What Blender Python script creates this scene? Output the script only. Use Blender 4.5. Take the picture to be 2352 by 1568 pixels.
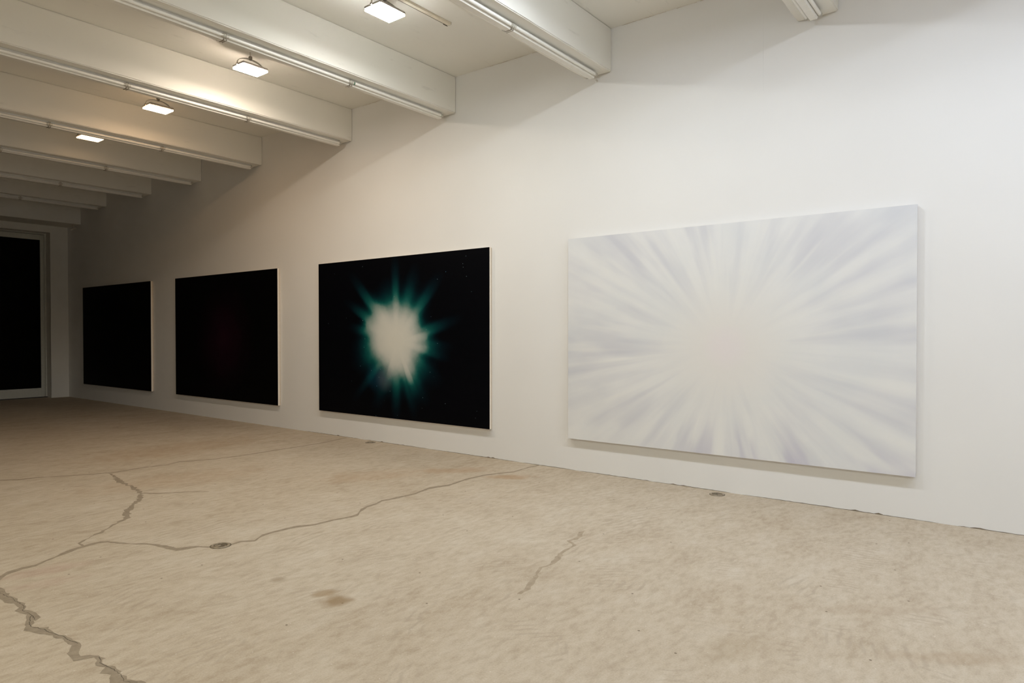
import bpy, bmesh, math, random
from mathutils import Vector, Matrix
from mathutils.geometry import tessellate_polygon

for o in list(bpy.data.objects):
    bpy.data.objects.remove(o, do_unlink=True)
SC = bpy.context.scene
COL = SC.collection
random.seed(11)
S = 1.3                      # metres per camera height

# ------------------------------------------------------------------ camera
cam_data = bpy.data.cameras.new('camera')
cam = bpy.data.objects.new('camera', cam_data)
COL.objects.link(cam)
cam_data.sensor_width = 36.0
cam_data.lens = 1553.85 / 2352 * 36.0
cam_data.clip_start = 0.05
yaw, pit, rol = math.radians(52.427), math.radians(0.7506), math.radians(-0.031)
F = Vector((math.sin(yaw) * math.cos(pit), math.cos(yaw) * math.cos(pit), -math.sin(pit)))
R = Vector((math.cos(yaw), -math.sin(yaw), 0))
U = R.cross(F)
R2 = R * math.cos(rol) + U * math.sin(rol)
U2 = -R * math.sin(rol) + U * math.cos(rol)
cam.matrix_world = Matrix(((R2.x, U2.x, -F.x, 0), (R2.y, U2.y, -F.y, 0), (R2.z, U2.z, -F.z, S), (0, 0, 0, 1)))
SC.camera = cam

# ------------------------------------------------------------------ world and exposure (night outside, lamps do the lighting)
w = bpy.data.worlds.new('night')
SC.world = w
w.use_nodes = True
w.node_tree.nodes['Background'].inputs[0].default_value = (0.004, 0.005, 0.008, 1)
w.node_tree.nodes['Background'].inputs[1].default_value = 0.2
vs = SC.view_settings
vs.view_transform = 'Standard'
vs.look = 'None'
vs.gamma = 1.0
vs.use_curve_mapping = False
vs.exposure = 0.04
# floodlights of the hall and an added second row: (y, radiance of the lens, colour); dimmed step by step towards the far end
LAMP_X, LAMP_Z = 2.805 * S, 2.94 * S
LAMP_X2 = -1.4 * S           # second row, added out of view as fill light
LAMPS = [                    # (row, y, radiance of the lens); dimmed and warmer step by step towards the far end
    (0, -2.66, (225, 254, 308)), (0, -1.21, (225, 254, 308)), (0, 0.24, (130, 144, 170)), (0, 1.69, (170, 185, 203)),
    (0, 3.13, (168, 172, 167)), (0, 4.595, (184, 157, 129)), (0, 6.035, (66, 43, 25)), (0, 7.47, (8, 5, 2.6)),
    (1, -2.66, (210, 214, 205)), (1, -1.21, (210, 214, 205)), (1, 0.24, (205, 209, 195)), (1, 1.69, (205, 206, 188)),  # added row, unseen: strengths set to fill the wall and ceiling
    (1, 3.13, (300, 275, 220)),
]
SC.cycles.max_bounces = 8
SC.cycles.diffuse_bounces = 4
SC.cycles.use_light_tree = False

# ------------------------------------------------------------------ helpers
def link(o, parent=None):
    COL.objects.link(o)
    if parent:
        o.parent = parent
    return o

def tag(o, label=None, cat=None, group=None, kind=None):
    if label: o['label'] = label
    if cat: o['category'] = cat
    if group: o['group'] = group
    if kind: o['kind'] = kind
    return o

def empty(name, loc):
    o = bpy.data.objects.new(name, None)
    o.empty_display_size = 0.1
    o.location = loc
    return link(o)

def obj(name, bm, mat, parent=None, smooth=False):
    me = bpy.data.meshes.new(name)
    bmesh.ops.recalc_face_normals(bm, faces=bm.faces)
    bm.to_mesh(me)
    bm.free()
    if smooth:
        for f in me.polygons: f.use_smooth = True
        me.set_sharp_from_angle(angle=math.radians(40))
    me.materials.append(mat)
    return link(bpy.data.objects.new(name, me), parent)

def box(bm, x0, x1, y0, y1, z0, z1, bev=0.0, seg=2):
    r = bmesh.ops.create_cube(bm, size=1.0)
    vs_ = r['verts']
    for v in vs_:
        v.co = Vector(((x0 + x1) / 2 + v.co.x * (x1 - x0), (y0 + y1) / 2 + v.co.y * (y1 - y0), (z0 + z1) / 2 + v.co.z * (z1 - z0)))
    if bev > 0:
        es = list({e for v in vs_ for e in v.link_edges})
        bmesh.ops.bevel(bm, geom=es, offset=bev, segments=seg, affect='EDGES', clamp_overlap=True)
    return bm

def nb(*a, **k):
    return box(bmesh.new(), *a, **k)

def cyl(bm, p0, p1, r, n=16, r2=None):
    p0, p1 = Vector(p0), Vector(p1)
    d = p1 - p0
    m = Matrix.Translation((p0 + p1) / 2) @ d.to_track_quat('Z', 'Y').to_matrix().to_4x4()
    bmesh.ops.create_cone(bm, cap_ends=True, segments=n, radius1=r, radius2=r if r2 is None else r2, depth=d.length, matrix=m)
    return bm

def ring(bm, prof, n=40):
    """Revolve (radius, z) points about the z axis, first and last closed with a cap when radius is 0."""
    rows = []
    for r_, z_ in prof:
        if r_ < 1e-6:
            rows.append([bm.verts.new((0, 0, z_))])
        else:
            rows.append([bm.verts.new((r_ * math.cos(2 * math.pi * k / n), r_ * math.sin(2 * math.pi * k / n), z_)) for k in range(n)])
    for a, b in zip(rows, rows[1:]):
        for k in range(n):
            k2 = (k + 1) % n
            f = [a[k % len(a)], a[k2 % len(a)], b[k2 % len(b)], b[k % len(b)]]
            f = list(dict.fromkeys(f))
            if len(f) > 2: bm.faces.new(f)
    return bm

def copy_tree(o, parent=None):
    c = o.copy()
    COL.objects.link(c)
    c.parent = parent
    for ch in list(o.children):
        copy_tree(ch, c)
    return c

# ------------------------------------------------------------------ materials
def mat(name):
    m = bpy.data.materials.new(name)
    m.use_nodes = True
    nt = m.node_tree
    b = nt.nodes['Principled BSDF']
    return m, nt, b

class N:
    """Small helper to wire shader nodes."""
    def __init__(s, nt): s.nt = nt
    def new(s, t, **k):
        n = s.nt.nodes.new(t)
        for a, b in k.items(): setattr(n, a, b)
        return n
    def put(s, sock, v):
        if v is None: return
        if hasattr(v, 'is_linked') or hasattr(v, 'links'): s.nt.links.new(v, sock)
        else: sock.default_value = v
    def math(s, op, a, b=None, c=None, clamp=False):
        n = s.new('ShaderNodeMath', operation=op, use_clamp=clamp)
        for i, v in enumerate((a, b, c)): s.put(n.inputs[i], v)
        return n.outputs[0]
    def vmath(s, op, a, b=None):
        n = s.new('ShaderNodeVectorMath', operation=op)
        s.put(n.inputs[0], a); s.put(n.inputs[1], b)
        return n.outputs[1] if op in ('LENGTH', 'DISTANCE', 'DOT_PRODUCT') else n.outputs[0]
    def noise(s, vec, scale, detail=3, rough=0.55, dist=0.0, flat=False):
        n = s.new('ShaderNodeTexNoise')
        if flat: n.noise_dimensions = '2D'
        s.put(n.inputs['Vector'], vec)
        n.inputs['Scale'].default_value = scale; n.inputs['Detail'].default_value = detail
        n.inputs['Roughness'].default_value = rough; n.inputs['Distortion'].default_value = dist
        return n.outputs['Fac']
    def mapping(s, vec, loc=(0, 0, 0), rot=(0, 0, 0), scale=(1, 1, 1)):
        n = s.new('ShaderNodeMapping')
        s.put(n.inputs['Vector'], vec)
        n.inputs['Location'].default_value = loc; n.inputs['Rotation'].default_value = rot; n.inputs['Scale'].default_value = scale
        return n.outputs[0]
    def ramp(s, fac, stops, interp='LINEAR'):
        n = s.new('ShaderNodeValToRGB')
        s.put(n.inputs[0], fac)
        cr = n.color_ramp
        cr.interpolation = interp
        while len(cr.elements) > 1: cr.elements.remove(cr.elements[-1])
        for i, (p_, c_) in enumerate(stops):
            e = cr.elements[0] if i == 0 else cr.elements.new(p_)
            e.position = p_
            e.color = tuple(c_) + (1,) if len(c_) == 3 else c_
        return n.outputs[0]
    def mix(s, fac, a, b, blend='MIX'):
        n = s.new('ShaderNodeMix', data_type='RGBA', blend_type=blend)
        s.put(n.inputs[0], fac)
        for sock, v in ((n.inputs[6], a), (n.inputs[7], b)):
            if isinstance(v, tuple) and len(v) == 3: v = v + (1,)
            s.put(sock, v)
        return n.outputs[2]
    def remap(s, v, a, b, c, d):
        n = s.new('ShaderNodeMapRange', clamp=True)
        s.put(n.inputs[0], v)
        for i, x in enumerate((a, b, c, d)): n.inputs[i + 1].default_value = x
        return n.outputs[0]
    def smooth(s, v, a, b, c=0.0, d=1.0):
        n = s.new('ShaderNodeMapRange', clamp=True, interpolation_type='SMOOTHSTEP')
        s.put(n.inputs[0], v)
        for i, x in enumerate((a, b, c, d)): n.inputs[i + 1].default_value = x
        return n.outputs[0]
    def curve(s, fac, pts, top):
        """Float curve through (0..1, value) points, value scaled by top."""
        n = s.new('ShaderNodeFloatCurve')
        s.put(n.inputs['Value'], fac)
        c = n.mapping.curves[0]
        pts = sorted(pts)
        a, b = pts[-1], pts[0]
        e = a[1] + (b[1] - a[1]) * (1 - a[0]) / (1 - a[0] + b[0])
        pts = [(0.0, e)] + pts + [(1.0, e)]
        c.points[0].location = (0, pts[0][1] / top)
        c.points[1].location = (1, pts[-1][1] / top)
        for x, y in pts[1:-1]: c.points.new(x, y / top)
        for q in c.points: q.handle_type = 'AUTO_CLAMPED'
        n.mapping.update()
        return s.math('MULTIPLY', n.outputs[0], top)
    def bump(s, h, strength, dist, b):
        n = s.new('ShaderNodeBump')
        n.inputs['Strength'].default_value = strength; n.inputs['Distance'].default_value = dist
        s.put(n.inputs['Height'], h)
        s.nt.links.new(n.outputs[0], b.inputs['Normal'])
    def pos(s): return s.new('ShaderNodeNewGeometry').outputs['Position']
    def objc(s): return s.new('ShaderNodeTexCoord').outputs['Object']
    def xyz(s, v):
        n = s.new('ShaderNodeSeparateXYZ'); s.put(n.inputs[0], v); return n.outputs
    def comb(s, x, y, z):
        n = s.new('ShaderNodeCombineXYZ')
        for i, v in enumerate((x, y, z)): s.put(n.inputs[i], v)
        return n.outputs[0]

def plain(name, col, rough=0.5, metal=0.0, var=0.06, scale=30, spec=0.5):
    m, nt, b = mat(name)
    n = N(nt)
    f = n.noise(n.objc(), scale, 3)
    d = tuple(max(0, c * (1 - var)) for c in col); e = tuple(min(1, c * (1 + var)) for c in col)
    nt.links.new(n.ramp(f, [(0.3, d), (0.7, e)]), b.inputs['Base Color'])
    b.inputs['Roughness'].default_value = rough
    b.inputs['Metallic'].default_value = metal
    b.inputs['Specular IOR Level'].default_value = spec
    return m

def painted(name, col, marks):
    """White wall paint with faint unevenness; marks adds sparse scuffs on old concrete."""
    m, nt, b = mat(name)
    n = N(nt)
    p_ = n.pos()
    c0 = n.ramp(n.noise(p_, 1.3, 1), [(0.3, tuple(c * 0.985 for c in col)), (0.7, tuple(min(1, c * 1.01) for c in col))])
    if marks > 0:
        q = n.mapping(p_, scale=(0.9, 4.0, 4.0))
        f = n.smooth(n.noise(q, 3.2, 4, 0.62), 0.62, 0.74)
        c0 = n.mix(n.math('MULTIPLY', f, marks), c0, tuple(c * 0.72 for c in col))
    nt.links.new(c0, b.inputs['Base Color'])
    b.inputs['Roughness'].default_value = 0.75
    b.inputs['Specular IOR Level'].default_value = 0.2
    return m

M_WALL = painted('wall_paint', (0.82, 0.81, 0.785), 0.0)
M_CONC = painted('painted_concrete', (0.86, 0.845, 0.785), 0.35)
M_SIDE = painted('grey_light_block_paint', (0.34, 0.33, 0.31), 0.0)  # dark grey so the added partition bounces less light to the far floor
M_END = painted('end_wall_paint', (0.78, 0.76, 0.70), 0.0)

def floor_material():
    m, nt, b = mat('worn_concrete')
    n = N(nt)
    p_ = n.pos()
    big = n.noise(p_, 0.55, 2, 0.6, flat=True)
    mid = n.noise(n.mapping(p_, rot=(0, 0, 0.6), scale=(1, 1.8, 1)), 2.6, 4, 0.62, flat=True)
    fine = n.noise(n.mapping(p_, rot=(0, 0, -0.35), scale=(1, 2.0, 1)), 14, 3, 0.62, flat=True)
    fine2 = n.noise(n.mapping(p_, loc=(7.3, 1.1, 0), rot=(0, 0, 0.75), scale=(1, 2.6, 1)), 9, 3, 0.62, flat=True)
    fine = n.math('MULTIPLY_ADD', fine2, 0.5, n.math('MULTIPLY', fine, 0.5))
    grain = n.noise(p_, 130, 1, 0.7, flat=True)
    c = n.ramp(big, [(0.32, (0.45, 0.365, 0.265)), (0.5, (0.515, 0.435, 0.335)), (0.68, (0.56, 0.485, 0.385))])
    c = n.mix(0.40, c, n.ramp(mid, [(0.28, (0.33, 0.25, 0.165)), (0.44, (0.49, 0.41, 0.305)), (0.60, (0.58, 0.505, 0.40)), (0.74, (0.66, 0.60, 0.505))]))
    c = n.mix(0.33, c, n.ramp(fine, [(0.36, (0.36, 0.285, 0.20)), (0.5, (0.53, 0.45, 0.345)), (0.64, (0.65, 0.58, 0.475))]))
    c = n.mix(0.17, c, n.ramp(grain, [(0.25, (0.33, 0.265, 0.19)), (0.5, (0.53, 0.45, 0.345)), (0.75, (0.66, 0.59, 0.48))]))
    # trowel sweeps: short parallel arcs that show in patches
    for (cx, cy, k, mask_s) in ((3.4, -0.6, 62, 1.1), (1.2, 0.4, 74, 1.5)):
        r_ = n.vmath('DISTANCE', p_, (cx, cy, 0.0))
        wv = n.math('SINE', n.math('MULTIPLY', n.math('ADD', r_, n.math('MULTIPLY', n.noise(p_, 5, 2, flat=True), 0.09)), k * 2))
        f = n.math('MULTIPLY', n.smooth(wv, 0.1, 1.0), n.smooth(n.noise(n.mapping(p_, loc=(cx, cy, 3)), mask_s * 2, 3, 0.6, flat=True), 0.56, 0.70))
        c = n.mix(n.math('MULTIPLY', f, 0.42), c, (0.40, 0.33, 0.25))
    # white flecks and dark specks
    v = n.new('ShaderNodeTexVoronoi', voronoi_dimensions='2D'); v.inputs['Scale'].default_value = 5; n.put(v.inputs['Vector'], p_)
    c = n.mix(n.math('MULTIPLY', n.smooth(v.outputs['Distance'], 0.020, 0.010), 0.5), c, (0.75, 0.71, 0.63))
    v2 = n.new('ShaderNodeTexVoronoi', voronoi_dimensions='2D'); v2.inputs['Scale'].default_value = 1.7; n.put(v2.inputs['Vector'], n.mapping(p_, loc=(4.1, 2.2, 0)))
    c = n.mix(n.math('MULTIPLY', n.smooth(v2.outputs['Distance'], 0.0115, 0.007), 0.75), c, (0.12, 0.09, 0.06))
    # individual stains: (x, y, radius x, radius y, rotation, colour, strength)
    wob = n.math('MULTIPLY', n.math('SUBTRACT', n.noise(p_, 7, 2, flat=True), 0.5), 1.1)
    for sx, sy, rx, ry, rot, col, st in (
            (2.092, 2.792, 0.075, 0.05, 0.5, (0.30, 0.20, 0.10), 0.55), (2.063, 2.665, 0.085, 0.075, 0.3, (0.27, 0.18, 0.09), 0.75),
            (2.064, 3.142, 0.05, 0.045, 0.0, (0.30, 0.23, 0.15), 0.5),
            (1.357, 4.28, 0.22, 0.10, 0.2, (0.47, 0.31, 0.25), 0.28), (1.30, 4.05, 0.20, 0.07, 0.4, (0.47, 0.31, 0.25), 0.2),
            (4.80, 3.73, 0.26, 0.10, 0.9, (0.42, 0.27, 0.15), 0.55), (4.73, 4.30, 0.40, 0.14, 0.8, (0.43, 0.28, 0.16), 0.40),
            (4.10, 4.75, 0.55, 0.28, 0.6, (0.43, 0.29, 0.17), 0.30), (3.53, 0.59, 0.36, 0.07, 1.0, (0.38, 0.29, 0.20), 0.30),
            (3.2, 0.25, 0.30, 0.06, 1.0, (0.38, 0.28, 0.18), 0.35), (2.75, 0.95, 0.22, 0.10, 0.3, (0.38, 0.30, 0.20), 0.32),
            (2.95, 6.0, 0.9, 0.35, 0.2, (0.40, 0.27, 0.16), 0.25), (3.7, 7.6, 1.2, 0.5, 0.0, (0.38, 0.25, 0.14), 0.3)):
        q = n.mapping(n.vmath('SUBTRACT', p_, (sx, sy, 0.0)), rot=(0, 0, rot))
        q = n.vmath('DIVIDE', q, (rx, ry, 1.0))
        d_ = n.math('ADD', n.vmath('LENGTH', q), wob)
        c = n.mix(n.math('MULTIPLY', n.smooth(d_, 1.25, 0.35), st), c, col)
    c = n.mix(1.0, c, (0.93, 0.92, 0.905), 'MULTIPLY')
    nt.links.new(c, b.inputs['Base Color'])
    b.inputs['Roughness'].default_value = 0.8
    b.inputs['Specular IOR Level'].default_value = 0.04
    return m

M_FLOOR = floor_material()

def patch_material(name, k):
    m, nt, b = mat(name)
    n = N(nt)
    p_ = n.pos()
    f = n.noise(p_, 30, 5, 0.65)
    c = n.ramp(f, [(0.3, tuple(x * k * 0.86 for x in (0.36, 0.29, 0.205))), (0.7, tuple(x * k * 1.12 for x in (0.38, 0.31, 0.225)))])
    nt.links.new(c, b.inputs['Base Color'])
    b.inputs['Roughness'].default_value = 0.8
    b.inputs['Specular IOR Level'].default_value = 0.04
    return m

M_PATCH = patch_material('crack_filler', 0.80)
M_PATCH_FAINT = patch_material('crack_filler_pale', 1.02)
M_HAIR = patch_material('crack_line', 0.36)
M_GAP = patch_material('joint_gap', 0.62)
M_GAP2 = patch_material('ceiling_joint', 1.25)
M_BATTEN = plain('white_enamel', (0.88, 0.865, 0.81), 0.35, 0, 0.03)
M_TUBE = plain('white_glass_tube', (0.90, 0.89, 0.84), 0.22, 0, 0.02)
M_CAP = plain('aluminium_cap', (0.66, 0.64, 0.58), 0.32, 0.85, 0.06)
M_HOLDER = plain('white_holder', (0.72, 0.70, 0.63), 0.4, 0, 0.05)
M_STRAP = plain('steel_strap', (0.62, 0.59, 0.52), 0.38, 0.4, 0.08)
M_RIM = plain('strap_rim', (0.24, 0.215, 0.175), 0.5, 0.2)
M_GREEN = plain('green_print', (0.01, 0.13, 0.06), 0.4)
M_DARKM = plain('dark_metal_and_shade', (0.10, 0.085, 0.06), 0.5, 0.3)
M_LAMPBODY = plain('grey_lamp_housing', (0.42, 0.40, 0.37), 0.5, 0.3)
M_STEM = plain('lamp_stem', (0.70, 0.67, 0.60), 0.45, 0.0)
M_BRASS = plain('worn_brass', (0.30, 0.245, 0.17), 0.45, 0.3, 0.25, 60)
M_BRASS_D = plain('dark_brass', (0.12, 0.095, 0.06), 0.5, 0.3, 0.25, 60)
M_CONDUIT = plain('cream_conduit', (0.78, 0.72, 0.59), 0.5, 0, 0.06)
M_FRAME = plain('grey_green_frame', (0.60, 0.60, 0.53), 0.5, 0, 0.04)
M_FRAME_D = plain('dark_seal', (0.05, 0.045, 0.04), 0.6)
M_EDGE = plain('primed_canvas_edge', (0.86, 0.78, 0.66), 0.8, 0, 0.04, 90)
M_EDGE_W = plain('white_canvas_edge', (0.74, 0.72, 0.70), 0.8, 0, 0.03, 90)
M_WOOD = plain('stretcher_wood', (0.66, 0.54, 0.40), 0.7, 0, 0.08, 40)

def night_glass():
    m, nt, b = mat('night_glass')
    n = N(nt)
    f = n.noise(n.objc(), 3, 3)
    nt.links.new(n.ramp(f, [(0.3, (0.002, 0.002, 0.002)), (0.7, (0.0035, 0.0035, 0.003))]), b.inputs['Base Color'])
    b.inputs['Roughness'].default_value = 0.25
    b.inputs['Specular IOR Level'].default_value = 0.05
    return m
M_GLASS = night_glass()

def lens_material(i, rad):
    m, nt, b = mat('lamp_lens_%d' % i)
    k = max(max(rad), 1e-6)
    b.inputs['Base Color'].default_value = (0.9, 0.9, 0.88, 1)
    b.inputs['Emission Color'].default_value = tuple(r_ / k for r_ in rad) + (1,)
    b.inputs['Emission Strength'].default_value = k
    m.cycles.emission_sampling = 'FRONT'
    return m

# ------------------------------------------------------------------ the hall
D = 4.164 * S                 # long gallery wall
XL = -3.4 * S                 # opposite wall
YE = 11.97 * S                # end wall
YB = -4.2 * S                 # wall behind the camera
ZC = 3.108 * S
floor = tag(obj('floor', nb(XL - 0.2, D + 0.2, YB - 0.2, YE + 0.6, -0.15, 0.0), M_FLOOR), 'worn beige concrete floor with filled cracks', 'floor', kind='structure')
ceiling = tag(obj('ceiling', nb(XL - 0.2, D + 0.2, YB - 0.2, YE + 0.2, ZC, ZC + 0.2), M_CONC), 'white painted concrete ceiling between the beams', 'ceiling', kind='structure')
wall_right = tag(obj('wall_right', nb(D, D + 0.2, YB - 0.2, YE + 0.2, 0.0, ZC), M_WALL), 'long white gallery wall hung with four paintings', 'wall', kind='structure')
tag(obj('wall_left', nb(XL - 0.2, XL, YB - 0.2, YE + 0.2, 0.0, ZC), M_WALL), 'white wall opposite the paintings', 'wall', kind='structure')
tag(obj('wall_front', nb(XL, D, YB - 0.2, YB, 0.0, ZC), M_WALL), 'white wall closing the near end of the hall', 'wall', kind='structure')
# unseen partition, added to keep near light off the far end
tag(obj('wall_light_block', nb(-0.5 * S - 0.15, -0.5 * S, 4.7 * S, YE, 0.0, ZC), M_SIDE), 'added unseen grey partition blocking light from the far part of the hall', 'wall', kind='structure')
# end wall with its door opening
OX1, OZ = 3.925 * S, 2.538 * S
OX0 = 1.55 * S
bm = bmesh.new()
box(bm, OX1, D, YE, YE + 0.3, 0.0, ZC)
box(bm, XL, OX0, YE, YE + 0.3, 0.0, ZC)
box(bm, OX0, OX1, YE, YE + 0.3, OZ, ZC)
tag(obj('wall_back', bm, M_END), 'white end wall around the tall dark glass door', 'wall', kind='structure')

# ceiling beams, running to the gallery wall
BW, BZ = 0.22 * S, 2.810 * S
BEAM_Y = [0.881, 2.331, 3.786, 5.106, 6.603, 7.88, 9.157, 10.536]
ORD = ['first', 'second', 'third', 'fourth', 'fifth', 'sixth', 'seventh', 'eighth']

def beam(y, z, wdt, label):
    bm = nb(XL, D, y, y + wdt, z, ZC, 0.008, 2)
    # slightly uneven hand-cast arrises
    bmesh.ops.subdivide_edges(bm, edges=[e for e in bm.edges if abs(e.verts[0].co.x - e.verts[1].co.x) > 2], cuts=60)
    rnd = random.Random(int(y * 100))
    for v in bm.verts:
        if v.co.z < z + 0.02 and XL + 0.05 < v.co.x < D - 0.05:
            v.co.z += rnd.uniform(-0.002, 0.002)
            v.co.y += rnd.uniform(-0.0015, 0.0015)
    return tag(obj('ceiling_beam', bm, M_CONC), label, 'beam', kind='structure')

for i, y in enumerate(BEAM_Y):
    beam(y * S, BZ, BW, 'white concrete ceiling beam, %s of the row counting away from the viewer' % ORD[i])
for y in (-0.57, -2.02, -3.47):
    beam(y * S, BZ, BW, 'white concrete ceiling beam behind the viewer')
bulk = nb(XL, D, 11.455 * S, YE, 2.642 * S, ZC, 0.006, 2)
tag(obj('ceiling_beam', bulk, M_CONC), 'deep lower ceiling beam against the far end wall', 'beam', kind='structure')

# open joint along the foot of the gallery wall and along the ceiling line
def ragged_strip(name, pts_a, pts_b, m, parent):
    bm = bmesh.new()
    A = [bm.verts.new(p_) for p_ in pts_a]; B = [bm.verts.new(p_) for p_ in pts_b]
    for k in range(len(A) - 1):
        bm.faces.new((A[k], A[k + 1], B[k + 1], B[k]))
    return obj(name, bm, m, parent)

rnd = random.Random(5)
y = -0.6
while y < 8.6:
    ln = rnd.uniform(0.3, 1.4)
    if rnd.random() < 0.85:
        n_ = max(4, int(ln / 0.03))
        a = []; b_ = []
        for k in range(n_ + 1):
            yy = y + ln * k / n_
            e = math.sin(math.pi * k / n_) ** 0.4
            spike = rnd.uniform(0.003, 0.009) if rnd.random() < 0.05 else 0
            a.append((D - 0.0012, yy, 0.001))
            b_.append((D - 0.0012, yy, 0.0015 + e * (rnd.uniform(0.0015, 0.0042) + spike)))
        ragged_strip('joint_gap', a, b_, M_GAP, wall_right)
    y += ln + rnd.uniform(0.0, 0.12)
y = 1.3
while y < 6.6:
    ln = rnd.uniform(0.15, 0.6)
    inside = any(by * S - 0.03 < yy < by * S + BW + 0.03 for by in BEAM_Y for yy in (y, y + ln / 2, y + ln))
    if not inside and rnd.random() < 0.9:
        n_ = max(4, int(ln / 0.03))
        a = [(D - 0.0012, y + ln * k / n_, ZC - 0.0005) for k in range(n_ + 1)]
        b_ = [(D - 0.0012, y + ln * k / n_, ZC - 0.0006 - rnd.uniform(0.0003, 0.0035)) for k in range(n_ + 1)]
        ragged_strip('joint_gap', a, b_, M_GAP2, wall_right)
    y += ln + rnd.uniform(0.0, 0.1)
obj('board_seam', nb(D - 0.0015, D, 1.2965 * S - 0.002, 1.2965 * S + 0.002, 2.45 * S, 2.93 * S), M_WALL, wall_right)

# cracks in the floor, filled flush with darker mortar
WIDE = [[1.121,4.277],[1.129,4.165],[1.136,4.123],[1.124,4.058],[1.134,4.038],[1.123,4.013],[1.126,3.977],[1.133,3.922],[1.125,3.888],[1.135,3.83],[1.121,3.769],[1.107,3.745],[1.122,3.718],[1.127,3.657],[1.121,3.583],[1.094,3.56],[1.089,3.572],[1.086,3.538],[1.065,3.514],[1.064,3.491],[1.087,3.455],[1.107,3.442],[1.1,3.426],[1.099,3.372],[1.102,3.321],[1.12,3.291],[1.125,3.232],[1.128,3.161],[1.126,3.129],[1.106,3.09],[1.09,3.068],[1.087,3.026],[1.11,3.006],[1.132,2.972],[1.138,2.929],[1.124,2.922],[1.11,2.89],[1.112,2.858],[1.133,2.841],[1.129,2.779],[1.133,2.764],[1.116,2.749],[1.13,2.712],[1.115,2.687],[1.153,2.615],[1.138,2.552],[1.08,2.628],[1.068,2.706],[1.077,2.745],[1.099,2.771],[1.074,2.813],[1.104,2.85],[1.098,2.876],[1.087,2.89],[1.107,2.934],[1.112,2.968],[1.087,2.98],[1.053,3.004],[1.055,3.089],[1.083,3.12],[1.101,3.163],[1.095,3.181],[1.103,3.266],[1.085,3.278],[1.084,3.326],[1.047,3.427],[1.031,3.484],[1.052,3.544],[1.081,3.622],[1.095,3.671],[1.089,3.706],[1.072,3.763],[1.099,3.79],[1.104,3.87],[1.085,3.896],[1.078,3.979],[1.082,4.162]]
HAIR = [[[1.102,4.135],[1.108,4.088],[1.111,4.012],[1.121,3.961],[1.118,3.905],[1.122,3.869],[1.12,3.785],[1.099,3.734],[1.107,3.689],[1.109,3.646],[1.098,3.574]],[[1.109,3.646],[1.09,3.611],[1.069,3.548],[1.063,3.498],[1.075,3.471],[1.086,3.426],[1.089,3.385],[1.102,3.321],[1.114,3.281],[1.111,3.233],[1.119,3.183],[1.123,3.156]],[[1.128,2.962],[1.124,2.932],[1.108,2.902],[1.113,2.847],[1.119,2.801],[1.118,2.746],[1.114,2.706],[1.105,2.677],[1.132,2.629]]]
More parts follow.
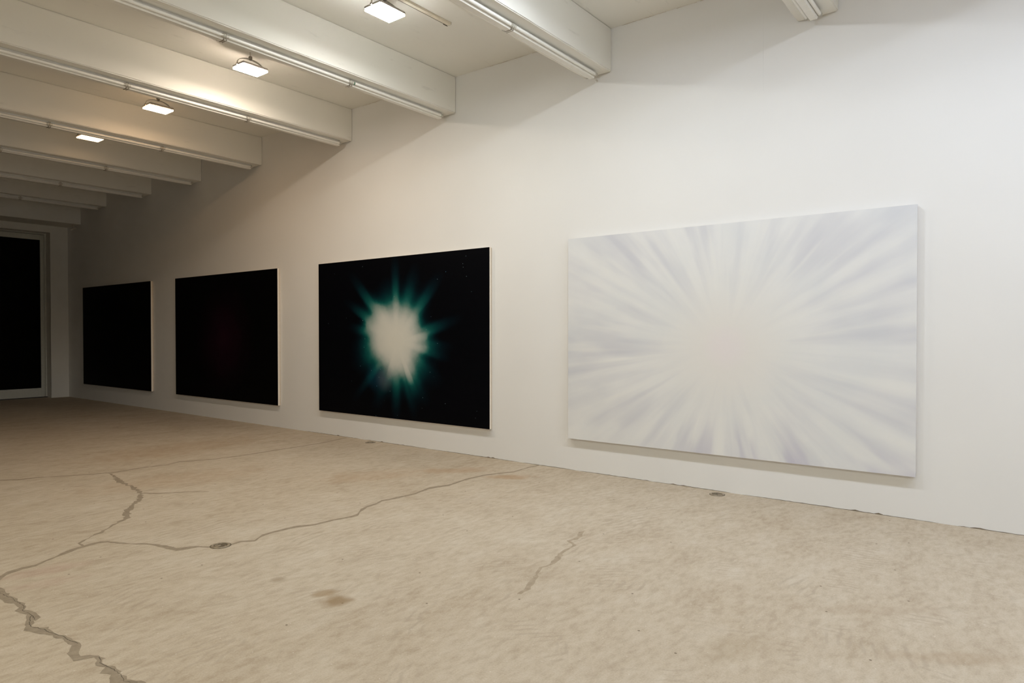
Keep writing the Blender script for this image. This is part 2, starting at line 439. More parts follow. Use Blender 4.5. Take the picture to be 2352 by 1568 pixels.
STRIPS = [
    ([[[1.144,4.325],[1.184,4.366],[1.229,4.419],[1.305,4.434],[1.364,4.423],[1.433,4.467],[1.502,4.507],[1.565,4.558],[1.632,4.579],[1.7,4.597],[1.764,4.601],[1.798,4.575],[1.831,4.48],[1.863,4.402],[1.922,4.328],[1.95,4.271],[1.977,4.186],[1.99,4.089],[2.049,4.057],[2.088,4.026],[2.124,3.962],[2.141,3.943]],[[1.123,4.249],[1.163,4.288],[1.211,4.358],[1.292,4.393],[1.355,4.391],[1.424,4.441],[1.491,4.475],[1.545,4.5],[1.617,4.537],[1.684,4.554],[1.749,4.562],[1.783,4.536],[1.817,4.447],[1.855,4.384],[1.912,4.305],[1.931,4.231],[1.946,4.121],[1.965,4.037],[2.027,4.015],[2.075,4.001],[2.115,3.946],[2.132,3.926]]], M_PATCH, 'crack_filler', 0.004),
    ([[[2.23,3.905],[2.306,3.909],[2.365,3.856],[2.459,3.923],[2.55,3.932],[2.712,3.922],[2.811,3.863],[2.965,3.855],[3.094,3.823],[3.161,3.832],[3.26,3.918],[3.352,3.952],[3.449,3.964],[3.537,3.996],[3.655,3.974],[3.852,3.96],[4.074,4.011],[4.25,3.955],[4.515,3.986],[4.739,3.967],[4.885,3.911],[5.019,3.84],[5.272,3.854],[5.423,3.838]],[[2.214,3.878],[2.293,3.886],[2.352,3.834],[2.437,3.889],[2.531,3.903],[2.687,3.886],[2.789,3.833],[2.941,3.824],[3.069,3.792],[3.126,3.789],[3.211,3.86],[3.318,3.912],[3.419,3.93],[3.509,3.964],[3.626,3.942],[3.82,3.927],[4.027,3.966],[4.209,3.916],[4.478,3.954],[4.704,3.938],[4.854,3.886],[4.992,3.82],[5.243,3.832],[5.393,3.816]]], M_PATCH, 'crack_filler', 0.003),
    ([[[2.669,6.758],[2.664,6.731],[2.652,6.651],[2.617,6.509],[2.579,6.38],[2.549,6.246],[2.552,6.157],[2.55,6.057],[2.528,5.924],[2.504,5.801],[2.47,5.694],[2.41,5.574],[2.367,5.492],[2.293,5.421],[2.247,5.335],[2.178,5.254],[2.133,5.149],[2.091,5.06],[2.02,4.987],[1.977,4.938],[1.931,4.894],[1.869,4.836],[1.831,4.801],[1.786,4.777],[1.728,4.725],[1.693,4.704],[1.665,4.664],[1.653,4.614],[1.655,4.569]],[[2.676,6.748],[2.679,6.711],[2.67,6.626],[2.643,6.476],[2.614,6.333],[2.58,6.205],[2.58,6.121],[2.581,6.016],[2.555,5.889],[2.527,5.771],[2.49,5.669],[2.436,5.541],[2.386,5.467],[2.318,5.388],[2.265,5.311],[2.211,5.211],[2.162,5.111],[2.114,5.03],[2.045,4.955],[1.993,4.916],[1.94,4.881],[1.881,4.82],[1.844,4.784],[1.795,4.765],[1.737,4.713],[1.703,4.69],[1.673,4.652],[1.666,4.598],[1.67,4.55]]], M_PATCH, 'crack_filler', 0.017),
    ([[[1.927,7.258],[1.969,7.234],[2.086,7.126],[2.211,7.1],[2.267,7.05],[2.333,7.01],[2.399,6.971],[2.487,6.911],[2.576,6.853],[2.666,6.823],[2.718,6.782],[2.842,6.797],[2.969,6.81],[3.114,6.782],[3.203,6.771],[3.363,6.828],[3.614,6.687],[3.838,6.652],[3.989,6.636],[4.32,6.652],[4.635,6.638],[4.951,6.653],[5.386,6.734]],[[1.917,7.219],[1.958,7.195],[2.075,7.087],[2.198,7.061],[2.261,7.03],[2.322,6.978],[2.388,6.938],[2.476,6.882],[2.565,6.824],[2.655,6.794],[2.705,6.749],[2.828,6.764],[2.955,6.78],[3.099,6.752],[3.192,6.748],[3.346,6.792],[3.601,6.664],[3.824,6.628],[3.972,6.608],[4.301,6.623],[4.617,6.612],[4.931,6.626],[5.363,6.706]]], M_PATCH, 'crack_filler', 0.003),
    ([[[2.52,5.725],[2.574,5.632],[2.666,5.546],[2.764,5.468],[2.867,5.344]],[[2.506,5.693],[2.558,5.597],[2.655,5.522],[2.753,5.445],[2.861,5.332]]], M_PATCH, 'crack_filler', 0.003),
    ([[[3.791,2.318],[3.748,2.341],[3.663,2.29],[3.581,2.287],[3.543,2.293],[3.489,2.216],[3.397,2.213],[3.327,2.206],[3.2,2.166],[3.123,2.142],[3.048,2.154],[2.989,2.13],[2.895,2.092],[2.806,2.057],[2.737,2.031],[2.668,2.023]],[[3.797,2.311],[3.769,2.314],[3.681,2.267],[3.603,2.257],[3.558,2.274],[3.503,2.197],[3.412,2.194],[3.344,2.185],[3.225,2.133],[3.14,2.119],[3.059,2.139],[3.0,2.116],[2.91,2.073],[2.824,2.033],[2.755,2.007],[2.682,2.005]]], M_PATCH_FAINT, 'crack_filler', 0.006),
]

def refine(poly, step, jit, rnd, closed):
    out = []
    n_ = len(poly)
    for i in range(n_ if closed else n_ - 1):
        a = Vector(poly[i]); b_ = Vector(poly[(i + 1) % n_])
        k = max(1, int((b_ - a).length / step))
        for j in range(k):
            q = a.lerp(b_, j / k)
            out.append((q.x + rnd.uniform(-jit, jit), q.y + rnd.uniform(-jit, jit)))
    if not closed: out.append(tuple(poly[-1]))
    return out

rnd = random.Random(3)
pw = refine(WIDE, 0.02, 0.004, rnd, True)
bm = bmesh.new()
vv = [bm.verts.new((x, y_, 0.0006)) for x, y_ in pw]
for t in tessellate_polygon([[Vector((x, y_, 0)) for x, y_ in pw]]):
    if len(set(t)) == 3:
        try: bm.faces.new([vv[i] for i in t])
        except ValueError: pass
obj('crack_filler', bm, M_PATCH, floor)

def crack_strip(LR, m, name, jit, z):
    L, R_ = LR
    # same number of samples on both sides
    a = []; b_ = []
    for i in range(len(L) - 1):
        la, lb, ra, rb = Vector(L[i]), Vector(L[i + 1]), Vector(R_[i]), Vector(R_[i + 1])
        k = max(1, int((lb - la).length / 0.025))
        for j in range(k):
            w_ = 0.25 * (la - ra).length
            jj = min(jit, 0.001 + 1.5 * w_)
            q1 = la.lerp(lb, j / k); q2 = ra.lerp(rb, j / k)
            a.append((q1.x + rnd.uniform(-jj, jj), q1.y + rnd.uniform(-jj, jj), z))
            b_.append((q2.x + rnd.uniform(-jj, jj), q2.y + rnd.uniform(-jj, jj), z))
    a.append((L[-1][0], L[-1][1], z)); b_.append((R_[-1][0], R_[-1][1], z))
    return ragged_strip(name, a, b_, m, floor)

for k, (LR, m, name, jit) in enumerate(STRIPS):
    crack_strip(LR, m, name, jit, 0.0002 + 0.00005 * k)

def line_strip(poly, w_, z):
    pts = refine(poly, 0.012, 0.003, rnd, False)
    a = []; b_ = []
    for i, q in enumerate(pts):
        p0 = pts[max(0, i - 1)]; p1 = pts[min(len(pts) - 1, i + 1)]
        d = Vector((p1[0] - p0[0], p1[1] - p0[1]))
        d = Vector((-d.y, d.x)).normalized() if d.length > 0 else Vector((1, 0))
        h = w_ * rnd.uniform(0.35, 1.0) / 2
        a.append((q[0] + d.x * h, q[1] + d.y * h, z)); b_.append((q[0] - d.x * h, q[1] - d.y * h, z))
    return ragged_strip('crack_line', a, b_, M_HAIR, floor)

for h in HAIR:
    line_strip(h, 0.0042, 0.0009)

# ------------------------------------------------------------------ tall glazed door in the end wall
door = empty('door_1', ((OX0 + OX1) / 2, YE, 0.0))
tag(door, 'tall dark glass sliding door with pale grey frame in the end wall', 'door', kind='structure')
def dpart(name, m, x0, x1, y0, y1, z0, z1, bev=0.004):
    cx = (OX0 + OX1) / 2
    return obj(name, nb(x0 - cx, x1 - cx, y0, y1, z0, z1, bev), m, door)
RV = 0.20                             # depth of the reveal
FX1, FZ = 3.893 * S, 2.512 * S       # outer edge of the sash
GX1, GZ0, GZ1 = 3.842 * S, 0.150 * S, 2.430 * S
dpart('outer_frame', M_FRAME, FX1 + 0.012, OX1, RV + 0.02, RV + 0.09, 0.0, OZ)
dpart('track_frame', M_FRAME, FX1 - 0.012, FX1 + 0.010, RV + 0.03, RV + 0.09, 0.0, FZ)
dpart('outer_frame', M_FRAME, OX0, FX1 + 0.012, RV + 0.02, RV + 0.09, FZ + 0.008, OZ)
dpart('seal', M_FRAME_D, OX0, OX1 - 0.02, RV + 0.06, RV + 0.085, FZ - 0.004, FZ + 0.012, 0)
dpart('seal', M_FRAME_D, FX1 - 0.016, FX1 + 0.016, RV + 0.06, RV + 0.085, 0.0, FZ, 0)
dpart('stile', M_FRAME, GX1, FX1 - 0.016, RV, RV + 0.055, 0.02, FZ - 0.004)
dpart('top_rail', M_FRAME, OX0 + 0.06, GX1, RV, RV + 0.055, GZ1, FZ - 0.004)
dpart('bottom_rail', M_FRAME, OX0 + 0.06, GX1, RV, RV + 0.055, 0.02, GZ0)
dpart('stile', M_FRAME, OX0 + 0.01, OX0 + 0.06, RV, RV + 0.055, 0.02, FZ - 0.004)
dpart('pane', M_GLASS, OX0 + 0.05, GX1 + 0.01, RV + 0.024, RV + 0.034, GZ0 - 0.01, GZ1 + 0.01, 0)
dpart('sill', M_FRAME_D, OX0, OX1, RV, RV + 0.09, 0.0, 0.02, 0)

# ------------------------------------------------------------------ paintings
PT = 0.043
ZB, ZT = 0.234 * S, 1.675 * S
PH = ZT - ZB

def burst_nodes(m_name, cu, cv):
    m, nt, b = mat(m_name)
    n = N(nt)
    o = n.xyz(n.objc())
    u = n.math('SUBTRACT', n.math('MULTIPLY', o[1], -1.0), cu)
    v = n.math('SUBTRACT', o[2], PH / 2 + cv)
    r_ = n.math('SQRT', n.math('ADD', n.math('MULTIPLY', u, u), n.math('MULTIPLY', v, v)))
    th = n.math('ADD', n.math('DIVIDE', n.math('ARCTAN2', v, u), 2 * math.pi), 0.5)
    b.inputs['Roughness'].default_value = 0.55
    b.inputs['Specular IOR Level'].default_value = 0.06
    return m, nt, b, n, u, v, r_, th

def m_teal():
    m, nt, b, n, u, v, r_, th = burst_nodes('teal_burst', 0.027, -0.042)
    WH = [tuple(q) for q in [[0.048,0.428],[0.094,0.374],[0.135,0.361],[0.176,0.36],[0.193,0.408],[0.239,0.4],[0.284,0.4],[0.306,0.396],[0.314,0.462],[0.335,0.509],[0.342,0.457],[0.373,0.422],[0.407,0.379],[0.437,0.379],[0.478,0.475],[0.493,0.449],[0.524,0.487],[0.548,0.402],[0.581,0.403],[0.626,0.453],[0.657,0.416],[0.679,0.43],[0.716,0.4],[0.753,0.456],[0.787,0.405],[0.832,0.476],[0.874,0.541],[0.903,0.527],[0.939,0.546],[0.962,0.509],[0.998,0.458]]]
    TE = [tuple(q) for q in [[0.017,0.587],[0.054,0.593],[0.099,0.533],[0.121,0.669],[0.142,0.498],[0.185,0.599],[0.22,0.518],[0.249,0.649],[0.278,0.509],[0.303,0.624],[0.349,0.619],[0.381,0.553],[0.414,0.574],[0.444,0.501],[0.463,0.614],[0.491,0.62],[0.513,0.537],[0.539,0.682],[0.569,0.471],[0.609,0.554],[0.627,0.705],[0.659,0.55],[0.691,0.634],[0.728,0.522],[0.752,0.696],[0.777,0.547],[0.82,0.548],[0.856,0.615],[0.878,0.804],[0.896,0.607],[0.924,0.741],[0.942,0.57],[0.966,0.649],[0.989,0.559]]]
    rw = n.curve(th, WH, 1.0)
    rt = n.curve(th, TE, 1.0)
    un = n.math('MULTIPLY', n.math('SUBTRACT', n.noise(n.comb(n.math('MULTIPLY', u, 1.0), v, 0.0), 5, 3), 0.5), 0.10)
    r2 = n.math('ADD', r_, un)
    dr = n.math('SUBTRACT', r2, rw)
    tin = n.math('DIVIDE', dr, n.math('MULTIPLY', rw, 0.46))
    tout = n.math('DIVIDE', dr, n.math('MAXIMUM', n.math('SUBTRACT', rt, n.math('MULTIPLY', rw, 0.92)), 0.09))
    t = n.math('ADD', n.math('MINIMUM', tin, 0.0), n.math('MAXIMUM', tout, 0.0))
    # the very middle is even, whatever the ray directions do there
    t = n.math('MINIMUM', t, n.remap(r_, 0.0, 0.42, -1.5, 2.2))
    t = n.math('MINIMUM', t, 2.2)
    f = n.remap(t, -1.6, 2.2, 0.0, 1.0)
    k = lambda x: (x + 1.6) / 3.8
    c = n.ramp(f, [(k(-1.5), (0.66, 0.655, 0.585)), (k(-0.8), (0.60, 0.605, 0.55)), (k(-0.4), (0.41, 0.455, 0.42)), (k(-0.05), (0.17, 0.26, 0.23)), (k(0.22), (0.015, 0.14, 0.12)),
                   (k(0.5), (0.002, 0.062, 0.06)), (k(0.95), (0.0008, 0.017, 0.023)), (k(1.45), (0.0006, 0.004, 0.0075)), (k(2.1), (0.0006, 0.0009, 0.0022))], 'B_SPLINE')
    # violet haze low on one side and blue low on the other
    hz = n.smooth(n.vmath('DISTANCE', n.comb(u, v, 0.0), (-0.20, -0.42, 0.0)), 0.20, 0.02)
    c = n.mix(n.math('MULTIPLY', hz, 0.40), c, (0.13, 0.10, 0.14))
    hz = n.smooth(n.vmath('DISTANCE', n.comb(u, v, 0.0), (-0.36, -0.42, 0.0)), 0.22, 0.03)
    c = n.mix(n.math('MULTIPLY', hz, 0.35), c, (0.004, 0.05, 0.09))
    vo = n.new('ShaderNodeTexVoronoi'); vo.inputs['Scale'].default_value = 15
    n.put(vo.inputs['Vector'], n.comb(u, v, 0.0))
    st = n.smooth(vo.outputs['Distance'], 0.06, 0.02)
    rndc = n.xyz(vo.outputs['Color'])
    st = n.math('MULTIPLY', st, n.smooth(rndc[0], 0.72, 0.98))
    st = n.math('MULTIPLY', st, n.smooth(r_, 0.95, 0.35))
    c = n.mix(n.math('MULTIPLY', st, 0.6), c, (0.25, 0.50, 0.46))
    nt.links.new(c, b.inputs['Base Color'])
    return m

def m_maroon():
    m, nt, b, n, u, v, r_, th = burst_nodes('maroon_glow', 0.026, -0.038)
    d = n.math('ADD', r_, n.math('MULTIPLY', n.math('SUBTRACT', n.noise(n.comb(u, v, 0.0), 2.5, 3), 0.5), 0.35))
    c = n.ramp(n.remap(d, 0.0, 0.85, 0, 1), [(0.0, (0.015, 0.0030, 0.0085)), (0.4, (0.009, 0.0016, 0.0050)), (0.75, (0.0030, 0.0008, 0.0016)), (1.0, (0.0006, 0.0005, 0.0006))], 'EASE')
    nt.links.new(c, b.inputs['Base Color'])
    return m

def m_black():
    m, nt, b, n, u, v, r_, th = burst_nodes('near_black', 0.0, 0.0)
    c = n.ramp(n.remap(r_, 0, 0.8, 0, 1), [(0.0, (0.0016, 0.0014, 0.0022)), (1.0, (0.0009, 0.0009, 0.0009))])
    nt.links.new(c, b.inputs['Base Color'])
    return m

def m_white():
    m, nt, b, n, u, v, r_, th = burst_nodes('white_burst', 0.087, -0.060)
    ang = n.math('MULTIPLY', n.math('SUBTRACT', th, 0.5), 2 * math.pi)
    cs, sn = n.math('COSINE', ang), n.math('SINE', ang)
    lg = n.math('MULTIPLY', r_, 0.8)
    s1 = n.noise(n.comb(n.math('MULTIPLY', cs, 2.2), n.math('MULTIPLY', sn, 2.2), n.math('MULTIPLY', lg, 0.8)), 2.4, 2, 0.5)
    s2 = n.noise(n.comb(n.math('MULTIPLY', cs, 6.5), n.math('MULTIPLY', sn, 6.5), n.math('MULTIPLY', lg, 0.8)), 1.7, 2, 0.5)
    grow = n.smooth(r_, 0.10, 1.0)
    RAYS = [[0.012,1.456],[0.026,1.493],[0.041,1.413],[0.06,1.537],[0.113,1.186],[0.164,0.994],[0.2,0.765],[0.268,0.797],[0.334,0.955],[0.355,1.057],[0.38,1.128],[0.407,1.424],[0.433,1.376],[0.435,0.993],[0.457,0.836],[0.476,1.171],[0.517,1.162],[0.537,1.248],[0.553,1.37],[0.586,1.346],[0.599,1.11],[0.641,0.968],[0.66,0.883],[0.698,0.836],[0.734,0.965],[0.778,0.805],[0.849,0.762],[0.867,1.152],[0.88,0.977],[0.902,1.474],[0.921,1.602],[0.939,1.079],[0.98,1.314],[0.985,1.004]]
    STR = {0.012: .7, 0.026: 1.0, 0.041: .6, 0.06: .2, 0.113: .15, 0.164: .35, 0.2: .55, 0.268: 1.0, 0.334: .95, 0.355: .6, 0.38: .35, 0.407: .6, 0.433: .3, 0.435: .55, 0.457: .6, 0.476: .45,
           0.517: .5, 0.537: .45, 0.553: .5, 0.586: .45, 0.599: .5, 0.641: .5, 0.66: .5, 0.698: .55, 0.734: .5, 0.778: .5, 0.849: .55, 0.867: .5, 0.88: .5, 0.902: .6, 0.921: .4, 0.939: .4, 0.98: .35, 0.985: .35}
    pts = {}
    for a, _r in RAYS:
        pts[a] = STR[a]
    ks = sorted(pts)
    for a, b_ in zip(ks, ks[1:]):
        if b_ - a > 0.011: pts[round((a + b_) / 2, 4)] = 0.06
    key = n.curve(th, sorted(pts.items()), 1.0)
    key = n.math('MULTIPLY', key, n.smooth(r_, 0.42, 1.15))
    f1 = n.math('MULTIPLY', n.smooth(s1, 0.42, 0.68), grow)
    f2 = n.math('MULTIPLY', n.smooth(s2, 0.45, 0.75), n.smooth(r_, 0.25, 0.9))
    f = n.math('ADD', n.math('ADD', n.math('MULTIPLY', f1, 0.36), n.math('MULTIPLY', f2, 0.22)), n.math('MULTIPLY', key, 0.50))
    base = n.ramp(n.smooth(r_, 0.0, 0.85), [(0.0, (0.80, 0.755, 0.745)), (0.14, (0.79, 0.77, 0.735)), (0.6, (0.79, 0.785, 0.76)), (1.0, (0.80, 0.80, 0.785))])
    c = n.mix(n.math('MINIMUM', f, 1.0), base, (0.575, 0.58, 0.635))
    # bright cream rays between
    br = n.math('MULTIPLY', n.smooth(s2, 0.48, 0.28), grow)
    c = n.mix(n.math('MULTIPLY', br, 0.5), c, (0.83, 0.825, 0.79))
    # lilac at the lower rim, faint blue around the core
    lil = n.math('MULTIPLY', n.smooth(v, -0.55, -0.93), n.math('MULTIPLY', n.smooth(s1, 0.46, 0.60), n.smooth(u, -0.7, 0.2)))
    c = n.mix(n.math('MULTIPLY', lil, 0.5), c, (0.50, 0.47, 0.60))
    cl = n.math('MULTIPLY', n.smooth(n.noise(n.comb(u, v, 0.0), 1.6, 4), 0.42, 0.66), n.smooth(r_, 0.25, 0.6))
    c = n.mix(n.math('MULTIPLY', cl, 0.22), c, (0.66, 0.70, 0.72))
    nt.links.new(c, b.inputs['Base Color'])
    b.inputs['Specular IOR Level'].default_value = 0.2
    return m

def painting(y0, y1, m_face, m_edge, label, stars=None):
    y0, y1 = y0 * S, y1 * S
    yc, hw = (y0 + y1) / 2, (y1 - y0) / 2
    root = empty('painting', (D, yc, ZB))
    tag(root, label, 'painting', 'large star paintings hung in a row')
    obj('painted_face', nb(-PT - 0.0015, -PT + 0.0005, -hw, hw, 0, PH), m_face, root)
    obj('canvas_edge', nb(-PT, -0.016, -hw, hw, 0, PH, 0.0012, 1), m_edge, root)
    q = 0.004
    bw = 0.06
    for y_a, y_b, z_a, z_b in ((-hw + q, hw - q, q, bw), (-hw + q, hw - q, PH - bw, PH - q), (-hw + q, -hw + bw, bw, PH - bw), (hw - bw, hw - q, bw, PH - bw)):
        obj('stretcher_bar', nb(-0.016, -0.001, y_a, y_b, z_a, z_b), M_WOOD, root)
    return root, hw

painting(0.485, 2.665, m_white(), M_EDGE_W, 'large white painting with pale lavender rays bursting from its centre')
p3, hw3 = painting(3.402, 5.583, m_teal(), M_EDGE, 'black painting with a white and teal starburst in the middle')
painting(6.283, 8.473, m_maroon(), M_EDGE, 'black painting with a faint dark maroon glow, beside the starburst one')
painting(9.13, 11.312, m_black(), M_EDGE, 'plain black painting nearest the far corner by the glass door')
m_star = plain('star_paint', (0.30, 0.50, 0.55), 0.6)
m_star_b = plain('blue_star_paint', (0.08, 0.30, 0.48), 0.6)
bmA, bmB = bmesh.new(), bmesh.new()
for su, sv, sr in [[-0.558,0.206,3],[0.806,0.718,3],[-0.312,-0.573,3],[0.682,0.644,2],[1.053,0.789,2],[1.059,0.752,2],[1.104,0.653,2],[-0.408,-0.391,2],[-0.604,-0.343,2],[-0.521,-0.013,2],[0.509,0.093,2],[0.369,0.065,2],[0.362,-0.125,2],[0.372,-0.262,2],[-0.245,-0.371,2],[-0.273,-0.466,2],[-0.069,-0.448,2],[0.567,-0.377,2],[0.797,-0.711,2],[0.454,-0.666,2],[0.682,-0.058,2],[-0.006,0.476,2],[-1.22,0.175,2],[-0.56,0.855,2],[-1.094,0.795,1.5],[-0.534,-0.116,2],[-0.081,-0.62,2],[1.099,0.867,2],[0.584,0.235,1.5],[1.175,0.489,1.5],[-0.867,0.239,1.5],[0.441,-0.784,1.5],[1.246,-0.762,1.5],[1.227,-0.834,1.5],[1.296,0.936,2],[-0.326,-0.925,2],[0.042,-0.892,1.5],[-0.771,-0.533,1.5]]:
    tgt = bmB if sr == 3 and (su, sv) != (-0.558, 0.206) else bmA
    bmesh.ops.create_circle(tgt, cap_ends=True, segments=8, radius=0.0034 if sr == 3 else (0.0026 if sr == 2 else 0.0018),
                            matrix=Matrix.Translation((-PT - 0.0022, -su, PH / 2 + sv)) @ Matrix.Rotation(math.radians(-90), 4, 'Y'))
tag(obj('painted_stars', bmA, m_star, p3), kind='stuff')
tag(obj('painted_stars', bmB, m_star_b, p3), kind='stuff')

# ------------------------------------------------------------------ fluorescent battens under the beams (switched off)
BL = 0.95 * S
TR = 0.0135
TY = 0.0455
TZ = -0.034

def make_batten():
    root = empty('fluorescent_batten', (0, 0, 0))
    # channel: enamelled spine with chamfered lower edges
    bm = bmesh.new()
    prof = [(-0.031, 0.0), (-0.031, -0.048), (-0.023, -0.059), (0.023, -0.059), (0.031, -0.048), (0.031, 0.0)]
    a = [bm.verts.new((-BL + 0.001, y_, z_)) for y_, z_ in prof]
    b_ = [bm.verts.new((-0.001, y_, z_)) for y_, z_ in prof]
    for k in range(len(prof)):
        k2 = (k + 1) % len(prof)
        bm.faces.new((a[k], a[k2], b_[k2], b_[k]))
    bm.faces.new(a); bm.faces.new(b_[::-1])
    ch = obj('channel', bm, M_BATTEN, root)
    # joint strap wrapping the spine at its inner end
    bm = bmesh.new()
    g = 0.0022
    p2 = [(-0.031 - g, -0.004), (-0.031 - g, -0.048 - g * .5), (-0.023 - g * .5, -0.059 - g), (0.023 + g * .5, -0.059 - g), (0.031 + g, -0.048 - g * .5), (0.031 + g, -0.004)]
    a = [bm.verts.new((-BL + 0.001, y_, z_)) for y_, z_ in p2]
    b_ = [bm.verts.new((-BL + 0.024, y_, z_)) for y_, z_ in p2]
    for k in range(len(p2)):
        k2 = (k + 1) % len(p2)
        bm.faces.new((a[k], a[k2], b_[k2], b_[k]))
    bm.faces.new(a); bm.faces.new(b_[::-1])
    obj('joint_strap', bm, M_STRAP, ch)
    for xs in (-BL + 0.0005, -BL + 0.0235):
        obj('strap_rim', nb(xs, xs + 0.0016, -0.0338, 0.0338, -0.0622, -0.030), M_RIM, ch)
    for sy in (-1, 1):
        bm = bmesh.new()
        cyl(bm, (-BL + 0.030, sy * TY, TZ), (-0.028, sy * TY, TZ), TR, 20)
        t = obj('tube', bm, M_TUBE, root, True)
        for x0, x1 in ((-BL + 0.016, -BL + 0.032), (-0.030, -0.016)):
            obj('end_cap', cyl(bmesh.new(), (x0, sy * TY, TZ), (x1, sy * TY, TZ), TR + 0.0006, 20), M_CAP, t, True)
        for xs in (-BL + 0.0025, -0.0165):
            bm = bmesh.new()
            box(bm, xs, xs + 0.014, min(sy * 0.031, sy * TY), max(sy * 0.031, sy * TY), -0.0475, -0.018, 0.002)
            cyl(bm, (xs, sy * TY, TZ), (xs + 0.014, sy * TY, TZ), 0.0165, 18)
            h = obj('lampholder', bm, M_HOLDER, root, True)
            bm = bmesh.new()
            cyl(bm, (xs + 0.004, sy * TY, TZ), (xs + 0.0065, sy * TY, TZ), 0.0172, 18)
            obj('holder_groove', bm, M_DARKM, h, True)
    return root

proto = make_batten()
CNT = {0: 2, 1: 3, 2: 4, 3: 4, 4: 4, 5: 3, 6: 3, 7: 3}
first = True
for i, y in enumerate(BEAM_Y):
    if i == 7: n_units = 3
    for k in range(CNT[i]):
        r_ = proto if first else copy_tree(proto)
        first = False
        r_.location = (4.09 * S - k * BL, y * S + BW / 2 + 0.004, BZ + 0.001)
        spot = ['at the wall end', 'second from the wall', 'third from the wall', 'fourth from the wall'][k]
        tag(r_, 'unlit twin-tube fluorescent batten under the %s beam from the viewer, %s' % (ORD[i], spot), 'ceiling light', 'unlit fluorescent battens under the beams')
        if i == 2 and k == 0:
            for t in [c for c in r_.children if c.name.startswith('tube')]:
                sy = -1 if t.data.vertices[0].co.y < 0 else 1
                for x0, x1 in ((-BL + 0.032, -BL + 0.043), (-0.0335, -0.0300)):
                    obj('green_band', cyl(bmesh.new(), (x0, sy * TY, TZ), (x1, sy * TY, TZ), TR + 0.0008, 20), M_GREEN, t, True)

# ------------------------------------------------------------------ floodlights hung between the beams
LX, LY = 0.097 * S, 0.070 * S
def make_flood():
    root = empty('floodlight', (0, 0, 0))
    top = ZC - LAMP_Z
    bm = bmesh.new()
    box(bm, -LX - 0.006, LX + 0.006, -LY - 0.006, LY + 0.006, 0.004, 0.030, 0.006)
    obj('housing', bm, M_LAMPBODY, root)
    # arched yoke over the housing
    bm = bmesh.new()
    n_ = 14
    prev = None
    for k in range(n_ + 1):
        a = math.pi * k / n_
        x, z = (LX + 0.012) * math.cos(a), 0.016 + 0.082 * math.sin(a) ** 0.75
        cur = [bm.verts.new((x, s_ * 0.012, z + dz)) for s_, dz in ((-1, 0), (1, 0), (1, 0.004), (-1, 0.004))]
        if prev:
            for q in range(4):
                bm.faces.new((prev[q], prev[(q + 1) % 4], cur[(q + 1) % 4], cur[q]))
        else:
            bm.faces.new(cur)
        prev = cur
    bm.faces.new(prev[::-1])
    obj('yoke', bm, M_STEM, root)
    for sx in (-1, 1):
        obj('pivot_bolt', cyl(bmesh.new(), (sx * (LX + 0.004), 0, 0.018), (sx * (LX + 0.020), 0, 0.018), 0.008, 10), M_DARKM, root)
    obj('coupler', nb(-0.014, 0.014, -0.014, 0.014, 0.094, 0.130, 0.004), M_RIM, root)
    obj('stem', cyl(bmesh.new(), (0, 0, 0.125), (0, 0, top), 0.007, 12), M_STEM, root, True)
    obj('ceiling_plate', ring(bmesh.new(), [(0, top - 0.012), (0.03, top - 0.012), (0.036, top - 0.002), (0.036, top), (0, top)], 24), M_STEM, root, True)
    return root

fproto = make_flood()
LROOT = []
FLAB = {4: 'bright rectangular floodlight between the second and third beams, beside the ceiling conduit', 5: 'bright rectangular floodlight on a stem between the third and fourth beams',
        6: 'lit rectangular floodlight between the fourth and fifth beams', 7: 'small dim rectangular floodlight between the fifth and sixth beams',
        3: 'floodlight between the first and second beams', 2: 'floodlight just overhead of the viewer', 1: 'floodlight behind the viewer', 0: 'floodlight at the near end of the hall'}
for i, (row, y, rad) in enumerate(LAMPS):
    r_ = fproto if i == 0 else copy_tree(fproto)
    r_.location = (LAMP_X2 if row else LAMP_X, y * S, LAMP_Z)
    lab = FLAB[i] if row == 0 else 'added floodlight of the unseen second row, %s, over the other half of the hall' % ['at the near end', 'well behind the viewer', 'level with the viewer', 'before the second beam', 'before the third beam'][i - 8]
    tag(r_, lab, 'floodlight', 'floodlights hung between the ceiling beams' if row == 0 else 'added second row of fill floodlights out of view')
    LROOT.append(r_)
for i, (row, y, rad) in enumerate(LAMPS):
    ln = obj('lens', nb(-LX, LX, -LY, LY, -0.007, 0.0045), M_LAMPBODY, LROOT[i])
    ln.data.materials.append(lens_material(i, rad))      # lit underside; rim glow added to brighten beams and ceiling
    for f in ln.data.polygons:
        if f.normal.z < 0.5: f.material_index = 1

# ------------------------------------------------------------------ conduit on the ceiling beside the near floodlight
cd = empty('ceiling_conduit', (3.0 * S, 3.164 * S, ZC))
tag(cd, 'cream metal conduit fixed to the ceiling beside the brightest floodlight', 'conduit')
x0, x1 = (1.2 - 3.0) * S, (3.415 - 3.0) * S
obj('cover', nb(x0, x1, -0.022, 0.020, -0.020, 0.0, 0.003), M_CONDUIT, cd)
obj('gap_shadow', cyl(bmesh.new(), (x0, 0.026, -0.012), (x1 - 0.01, 0.026, -0.012), 0.0055, 8), M_DARKM, cd, True)  # dark rod standing in for the shadow gap beside the cover
obj('end_stub', cyl(bmesh.new(), (x1 - 0.045, 0.026, -0.014), (x1 + 0.004, 0.026, -0.014), 0.009, 10), M_DARKM, cd, True)  # dark stub where that shadow line ends
obj('end_clip', nb(x1 - 0.006, x1 + 0.004, -0.026, 0.024, -0.023, 0.0, 0.002), M_HOLDER, cd)

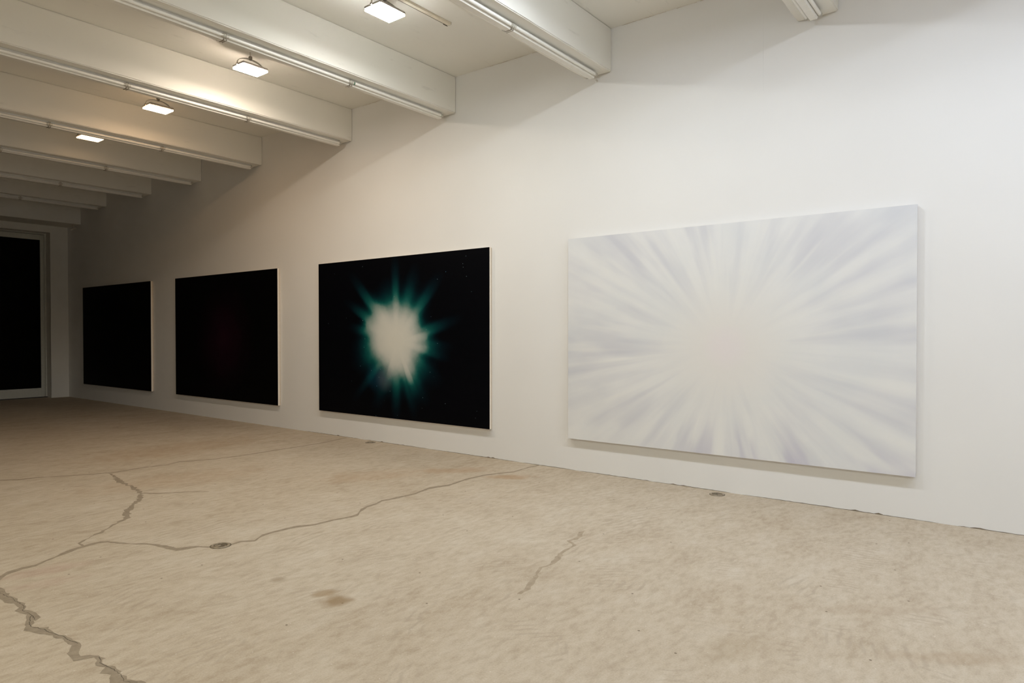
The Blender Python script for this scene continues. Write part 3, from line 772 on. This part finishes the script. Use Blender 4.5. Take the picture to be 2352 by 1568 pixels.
# ------------------------------------------------------------------ small spot under the end bulkhead
sp = empty('spotlight', (4.125 * S, 11.62 * S, 2.642 * S))
tag(sp, 'small unlit grey spotlight under the deep beam in the far corner', 'spotlight')
obj('base', ring(bmesh.new(), [(0, -0.008), (0.025, -0.008), (0.028, 0.0), (0, 0.0)], 20), M_STEM, sp, True)
obj('arm', cyl(bmesh.new(), (0, 0, -0.006), (0, 0, -0.05), 0.011, 10), M_STEM, sp, True)
hd = obj('lamp_head', cyl(bmesh.new(), (0.032, -0.038, -0.052), (-0.032, 0.042, -0.092), 0.012, 14, 0.015), M_STEM, sp, True)
obj('reflector', cyl(bmesh.new(), (-0.032, 0.042, -0.092), (-0.0335, 0.0438, -0.0929), 0.0125, 14), M_DARKM, hd, True)

# ------------------------------------------------------------------ brass floor sockets
def make_socket():
    root = empty('floor_socket', (0, 0, 0))
    obj('rim', ring(bmesh.new(), [(0.040, 0.0005), (0.041, 0.0048), (0.047, 0.0060), (0.054, 0.0048), (0.0575, 0.0005)], 44), M_BRASS, root, True)
    obj('seal_ring', ring(bmesh.new(), [(0.0570, 0.0004), (0.0572, 0.0022), (0.0610, 0.0020), (0.0615, 0.0004)], 44), M_BRASS_D, root, True)
    pl = obj('plate', ring(bmesh.new(), [(0.0405, 0.0020), (0.030, 0.0024), (0.0, 0.0024)], 36), M_BRASS_D, root, True)
    bm = ring(bmesh.new(), [(0.0, 0.0062), (0.016, 0.0062), (0.0185, 0.0050), (0.019, 0.0022)], 24)
    bmesh.ops.translate(bm, verts=bm.verts, vec=(-0.014, 0.010, 0))
    obj('lid', bm, M_BRASS, root, True)
    bm = nb(-0.026, 0.004, 0.0085, 0.0115, 0.0060, 0.0070)
    obj('lid_slot', bm, M_BRASS_D, root)
    for k in range(3):
        a = 0.6 + k * 2.1
        obj('plate_screw', cyl(bmesh.new(), (0.031 * math.cos(a), 0.031 * math.sin(a), 0.002), (0.031 * math.cos(a), 0.031 * math.sin(a), 0.0045), 0.0042, 10), M_BRASS, root, True)
    return root
sproto = make_socket()
for k, (x, y, rz, lab) in enumerate(((1.674, 3.016, 0.4, 'round brass floor socket lying on the long filled crack'),
                                 (4.088, 4.772, 1.3, 'small round brass floor socket below the starburst painting'),
                                 (4.074, 1.536, 2.2, 'round brass floor socket at the wall below the white painting'))):
    r_ = sproto if k == 0 else copy_tree(sproto)
    r_.location = (x * S, y * S, 0.0)
    r_.rotation_euler = (0, 0, rz)
    tag(r_, lab, 'floor socket', 'brass sockets set in the floor')
